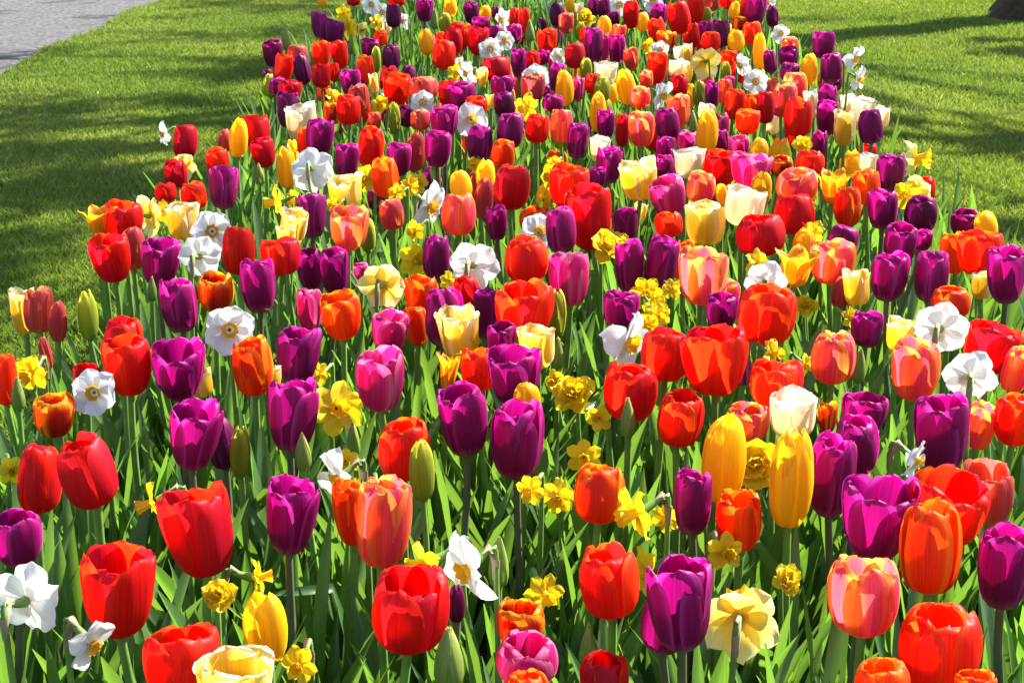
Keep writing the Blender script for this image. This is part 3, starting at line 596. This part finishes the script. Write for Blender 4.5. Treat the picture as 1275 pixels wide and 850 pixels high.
for f in flowers:
    R = f['R']; p = f['p']; al = math.atan2(-ray(f['x'], f['y']).z, ray(f['x'], f['y']).y)   # how far one looks down on it
    if f['n'] != 'daffodil':
        shp = tulip_shape(f); W = f['W']*(.93 if f['w'] > 60 else .97)
        topd = {'cup': .66, 'goblet': .78, 'open': .9, 'egg': .2, 'bud': .05, 'lily': .9}[shp]
        Hh = max((f['H']-.5*topd*W*math.sin(al))/math.cos(al), W*.62); Hh = min(Hh, W*2.6)
        az = R.uniform(0, 2*math.pi); lean = Vector((R.gauss(0, .08), R.gauss(0, .08), 1)).normalized()
        if f['k'] in 'BG': lean = Vector((R.gauss(0, .03), R.gauss(0, .03), 1)).normalized()
        foot = p-lean*Hh*.5
        base = Vector((foot.x+R.gauss(0, .022), foot.y+R.gauss(0, .022), .05))
        base.x = min(max(base.x, BX0+.04), BX1+.02); 
        rot = lean.to_track_quat('Z', 'Y').to_matrix().to_4x4()
        if f['i'] in merged:
            V, UV, F = head_arrays(shp, R.randrange(NVAR), 6, 7)
            M = Matrix.Translation(foot) @ rot @ Matrix.Rotation(az, 4, 'Z') @ Matrix.Diagonal((W, W, Hh, 1)); M = np.array(M)
            V = V @ M[:3, :3].T+M[:3, 3]
            v, fc, u = tube([base, base.lerp(foot, .5), foot], [.004]*3, 5)
            for VV, FF, UU, mt in ((V, F, UV, PM[f['k']]), (np.array([list(q) for q in v]), np.array(fc), np.array(u), M_STEM)):
                if mt not in mats_used: mats_used.append(mt)
                MV.append(VV); MF.append(np.asarray(FF)+moff); MUV.append(UU); MM += [mats_used.index(mt)]*len(FF); moff += len(VV)
            continue
        root = empty('tulip_bud' if f['n'] == 'tulip bud' else 'tulip', base)
        tag(root, f['label'], f['n'], 'tulips in the flower bed' if f['n'] == 'tulip' else 'tulip buds in the flower bed')
        if W*FPX/f['Z'] > 42 or shp == 'lily':
            fop = R.choice((-.05, -.03, -.02, 0, 0, .03, .03, .06, .09, .15)) if shp != 'open' else R.uniform(-.02, .04)
            for i in range(6):
                outer = i % 2 == 0; a = az+math.pi/3*i+R.uniform(-.14, .14)
                pe = obj('petal', petal_mesh(shp, f['k'], R.randrange(NVAR*2), outer), None, root)
                opn = (R.uniform(-.06, .06)+fop)*(.5 if shp == 'egg' else 1); hs = R.uniform(.92, 1.05)
                sh = Matrix.Identity(4); sh[0][2] = opn
                M = Matrix.Translation(foot-base) @ rot @ Matrix.Diagonal((W, W, Hh*hs, 1)) @ Matrix.Rotation(a, 4, 'Z') @ Matrix.Rotation(opn*.9, 4, 'Y')
                pe.matrix_basis = M
        else:
            hd = obj('flower_head', head_mesh(shp, f['k'], R.randrange(NVAR)), None, root)
            hd.matrix_basis = Matrix.Translation(foot-base) @ rot @ Matrix.Diagonal((W, W, Hh, 1)) @ Matrix.Rotation(az, 4, 'Z')
        stem_to(root, base, foot+lean*.004, .0042 if f['k'] in 'BG' else .005, M_DSTEM if f['k'] in 'PD' else M_STEM, Vector((R.gauss(0, .02), R.gauss(0, .02), 0)))
        if f['w'] > 30:
            for q in range(2 if f['w'] < 48 else 3):
                lf = obj('leaf', R.choice(LEAF), None, root); L_ = R.uniform(.22, .34)
                lf.scale = (L_, L_*R.uniform(.8, 1.3), L_); lf.rotation_euler = (0, 0, R.uniform(0, 6.28)); lf.location = (0, 0, -.01)
    else:
        W = f['W']; k = f['k']
        g = Vector((R.uniform(-.35, .35), 0, 0))
        if k == 'N': n = Vector((R.uniform(-.3, .3), -1, R.uniform(.15, .5)))
        elif k == 'H': n = Vector((R.uniform(.1, .5), 1, R.uniform(-.1, .15)))
        elif k in 'VAJE':
            sx = {'l': -1, 'r': 1}.get(f['d'][:1], R.choice((-1, 1)))
            n = Vector((sx, R.uniform(-.5, .2), R.uniform(-.3, .1)))
            if f['d'] == 'b' : n = Vector((.25, 1, 0))
            if k == 'V': n = Vector((sx*.8, R.uniform(-.7, -.45), R.uniform(-.4, -.15)))
            if k == 'E': n = Vector((R.uniform(-.4, .4), -.8, .6))
            if k == 'A' and not f['d']: n = Vector((R.uniform(-.9, .9), -.9, R.uniform(-.1, .4)))
            if k == 'J' and not f['d']: n = Vector((R.uniform(-.6, .6), .6, .1))
        if f['d'] == 'd': n = Vector((.1, .75, -.35))
        n.normalize(); size = max(f['W'], f['H'])
        if k in 'VA': size = max(f['W'], f['H'])*1.06
        size = min(max(size, .035), .10)*(.86 if f['d'] == 'b' else 1)
        back = p-n*(.012+.10*size*(1 if k != 'A' else 2))
        dirn = Vector((-n.x, -n.y, 0)); dirn = dirn.normalized() if dirn.length > .1 else Vector((0, 1, 0))
        bend = back+dirn*.018+Vector((0, 0, .006))
        base = Vector((bend.x+R.gauss(0, .02), bend.y+R.gauss(0, .02), .05)); base.x = min(max(base.x, BX0+.03), BX1+.03)
        root = empty('daffodil', base); tag(root, f['label'], 'daffodil', 'daffodils in the flower bed')
        rot = n.to_track_quat('Z', 'Y').to_matrix().to_4x4(); fc = Matrix.Translation(p-base-n*.08*size) @ rot @ Matrix.Rotation(R.uniform(0, 6.28), 4, 'Z') @ Matrix.Diagonal((size, size, size, 1))
        mat = {'N': M_WHITE, 'H': M_WHITE, 'V': M_WHITE, 'A': M_DYEL, 'J': M_DCRE}.get(k)
        if k == 'E':
            o = obj('flower_head', R.choice(DOUBLE), None, root); o.matrix_basis = fc
        else:
            curl = {'A': -.05, 'J': -.20, 'V': -.06}.get(k, 0.)
            for i in range(6):
                pe = obj('petal', dpetal(k if k not in 'NHV' else 'N', mat, R.randrange(8), 1.0 if k != 'A' else .78, curl), None, root)
                pe.matrix_basis = fc @ Matrix.Translation((0, 0, .012*(i % 2))) @ Matrix.Rotation(math.pi/3*i+R.uniform(-.12, .12), 4, 'Z') @ Matrix.Rotation(R.uniform(-.22, .12), 4, 'Y')
            o = obj('trumpet', R.choice(CUP_A if k == 'A' else CUP_J if k == 'J' else CUP_N), None, root); o.matrix_basis = fc
        b = Vector((0, 0, -.02)); be, bk = bend-base, back-base
        pts = bez(b, Vector((0, 0, be.z*.4)), Vector((be.x*.9, be.y*.9, be.z*.75)), be, 6)+bez(be, be+Vector((0, 0, .012)), bk+(-n)*.010+Vector((0, 0, .006)), bk+n*.012, 5)[1:]
        v, fq, u = tube(pts, [.0036]*5+[.0030, .0028]+[.0026]*3+[.004, .005], 7); obj('stem', mesh_arrays('stem', v, fq, u), M_STEM, root)
        if f['w'] > 40:
            sv, sf, su = tube([be-Vector((0, 0, .028)), be-Vector((0, 0, .01)), be+(bk-be)*.5+Vector((0, 0, .010)), bk+Vector((0, 0, .006))], [.0032, .0042, .0036, .001], 7)
            obj('spathe', mesh_arrays('spathe', sv, sf, su), M_SPATHE, root)
        if f['w'] > 26:
            for q in range(2):
                lf = obj('leaf', R.choice(STRAP), None, root); L_ = R.uniform(.26, .38); lf.scale = (L_, L_*1.0, L_); lf.rotation_euler = (0, 0, R.uniform(0, 6.28)); lf.location = (R.gauss(0, .006), R.gauss(0, .006), -.01)

# the far small tulips, one mass; the half-hidden lower heads between them belong to it
R = random.Random(5)
for i in range(110):
    y = R.uniform(3.3, 7.0); x = R.uniform(BX0+.06, BX1-.04); k = R.choice('RRRPPPDSOCKYYLWMGA'); k = 'Y' if k == 'A' else k; W = R.uniform(.042, .056); Hh = W*R.uniform(1.15, 1.5)
    foot = Vector((x, y, R.uniform(.30, .385))); base = Vector((x+R.gauss(0, .02), y+R.gauss(0, .02), .05))
    V, UV, F = head_arrays('egg' if k in 'YG' else 'open' if k in 'LW' else 'cup', R.randrange(NVAR), 6, 7)
    M = np.array(Matrix.Translation(foot) @ Matrix.Rotation(R.uniform(0, 6.28), 4, 'Z') @ Matrix.Diagonal((W, W, Hh, 1))); V = V @ M[:3, :3].T+M[:3, 3]
    v, fc, u = tube([base, base.lerp(foot, .5), foot], [.004]*3, 5)
    for VV, FF, UU, mt in ((V, F, UV, PM[k]), (np.array([list(q) for q in v]), np.array(fc), np.array(u), M_STEM)):
        if mt not in mats_used: mats_used.append(mt)
        MV.append(VV); MF.append(np.asarray(FF)+moff); MUV.append(UU); MM += [mats_used.index(mt)]*len(FF); moff += len(VV)
if MV:
    me = mesh_arrays('far_tulips', np.concatenate(MV), np.concatenate(MF), np.concatenate(MUV))
    for m in mats_used: me.materials.append(m)
    me.polygons.foreach_set('material_index', np.array(MM, dtype=np.int32))
    tag(obj('far_tulips', me), 'small far tulips of many colours crowded together at the far end of the bed', None, None, 'stuff')

# the mass of leaves filling the bed (uncountable)
LV, LF, LU, LR, off = [], [], [], [], 0
R0 = random.Random(3); lib = [leaf_arrays(200+i, 1, R0.choice((.045, .055, .065, .085))) for i in range(16)]; libs = [leaf_arrays(300+i, 1, .022, 'strap') for i in range(10)]
def add_leaf(x, y, arr, L_, wsc, az, rv):
    global off
    P, UV, F = arr; c, s = math.cos(az), math.sin(az); X, Y, Zz = P[:, 0]*L_, P[:, 1]*L_*wsc, P[:, 2]*L_
    LV.append(np.stack([x+X*c-Y*s, y+X*s+Y*c, .03+Zz], 1)); LF.append(F+off); LU.append(UV); LR.append(np.full(len(P), rv)); off += len(P)
R = random.Random(99)
for i in range(9200):
    y = .55+8.2*R.random()**1.15; x = R.uniform(BX0+.03, BX1-.02+.02*(y-4))
    edge = min(1, (x-BX0)/.15, (BX1-x)/.15); 
    if R.random() < .42: add_leaf(x, y, R.choice(lib), R.uniform(.19, .36)*(.8+.2*max(edge, 0)), R.uniform(.7, 1.25), R.uniform(0, 6.28), R.random())
    else: add_leaf(x, y, R.choice(libs), R.uniform(.24, .41), R.uniform(.8, 1.4), R.uniform(0, 6.28), R.random())
tag(obj('foliage', mesh_arrays('foliage', np.concatenate(LV), np.concatenate(LF), np.concatenate(LU), extra=np.concatenate(LR)), M_LEAF), 'dense green leaves of tulips and daffodils filling the bed', None, None, 'stuff')
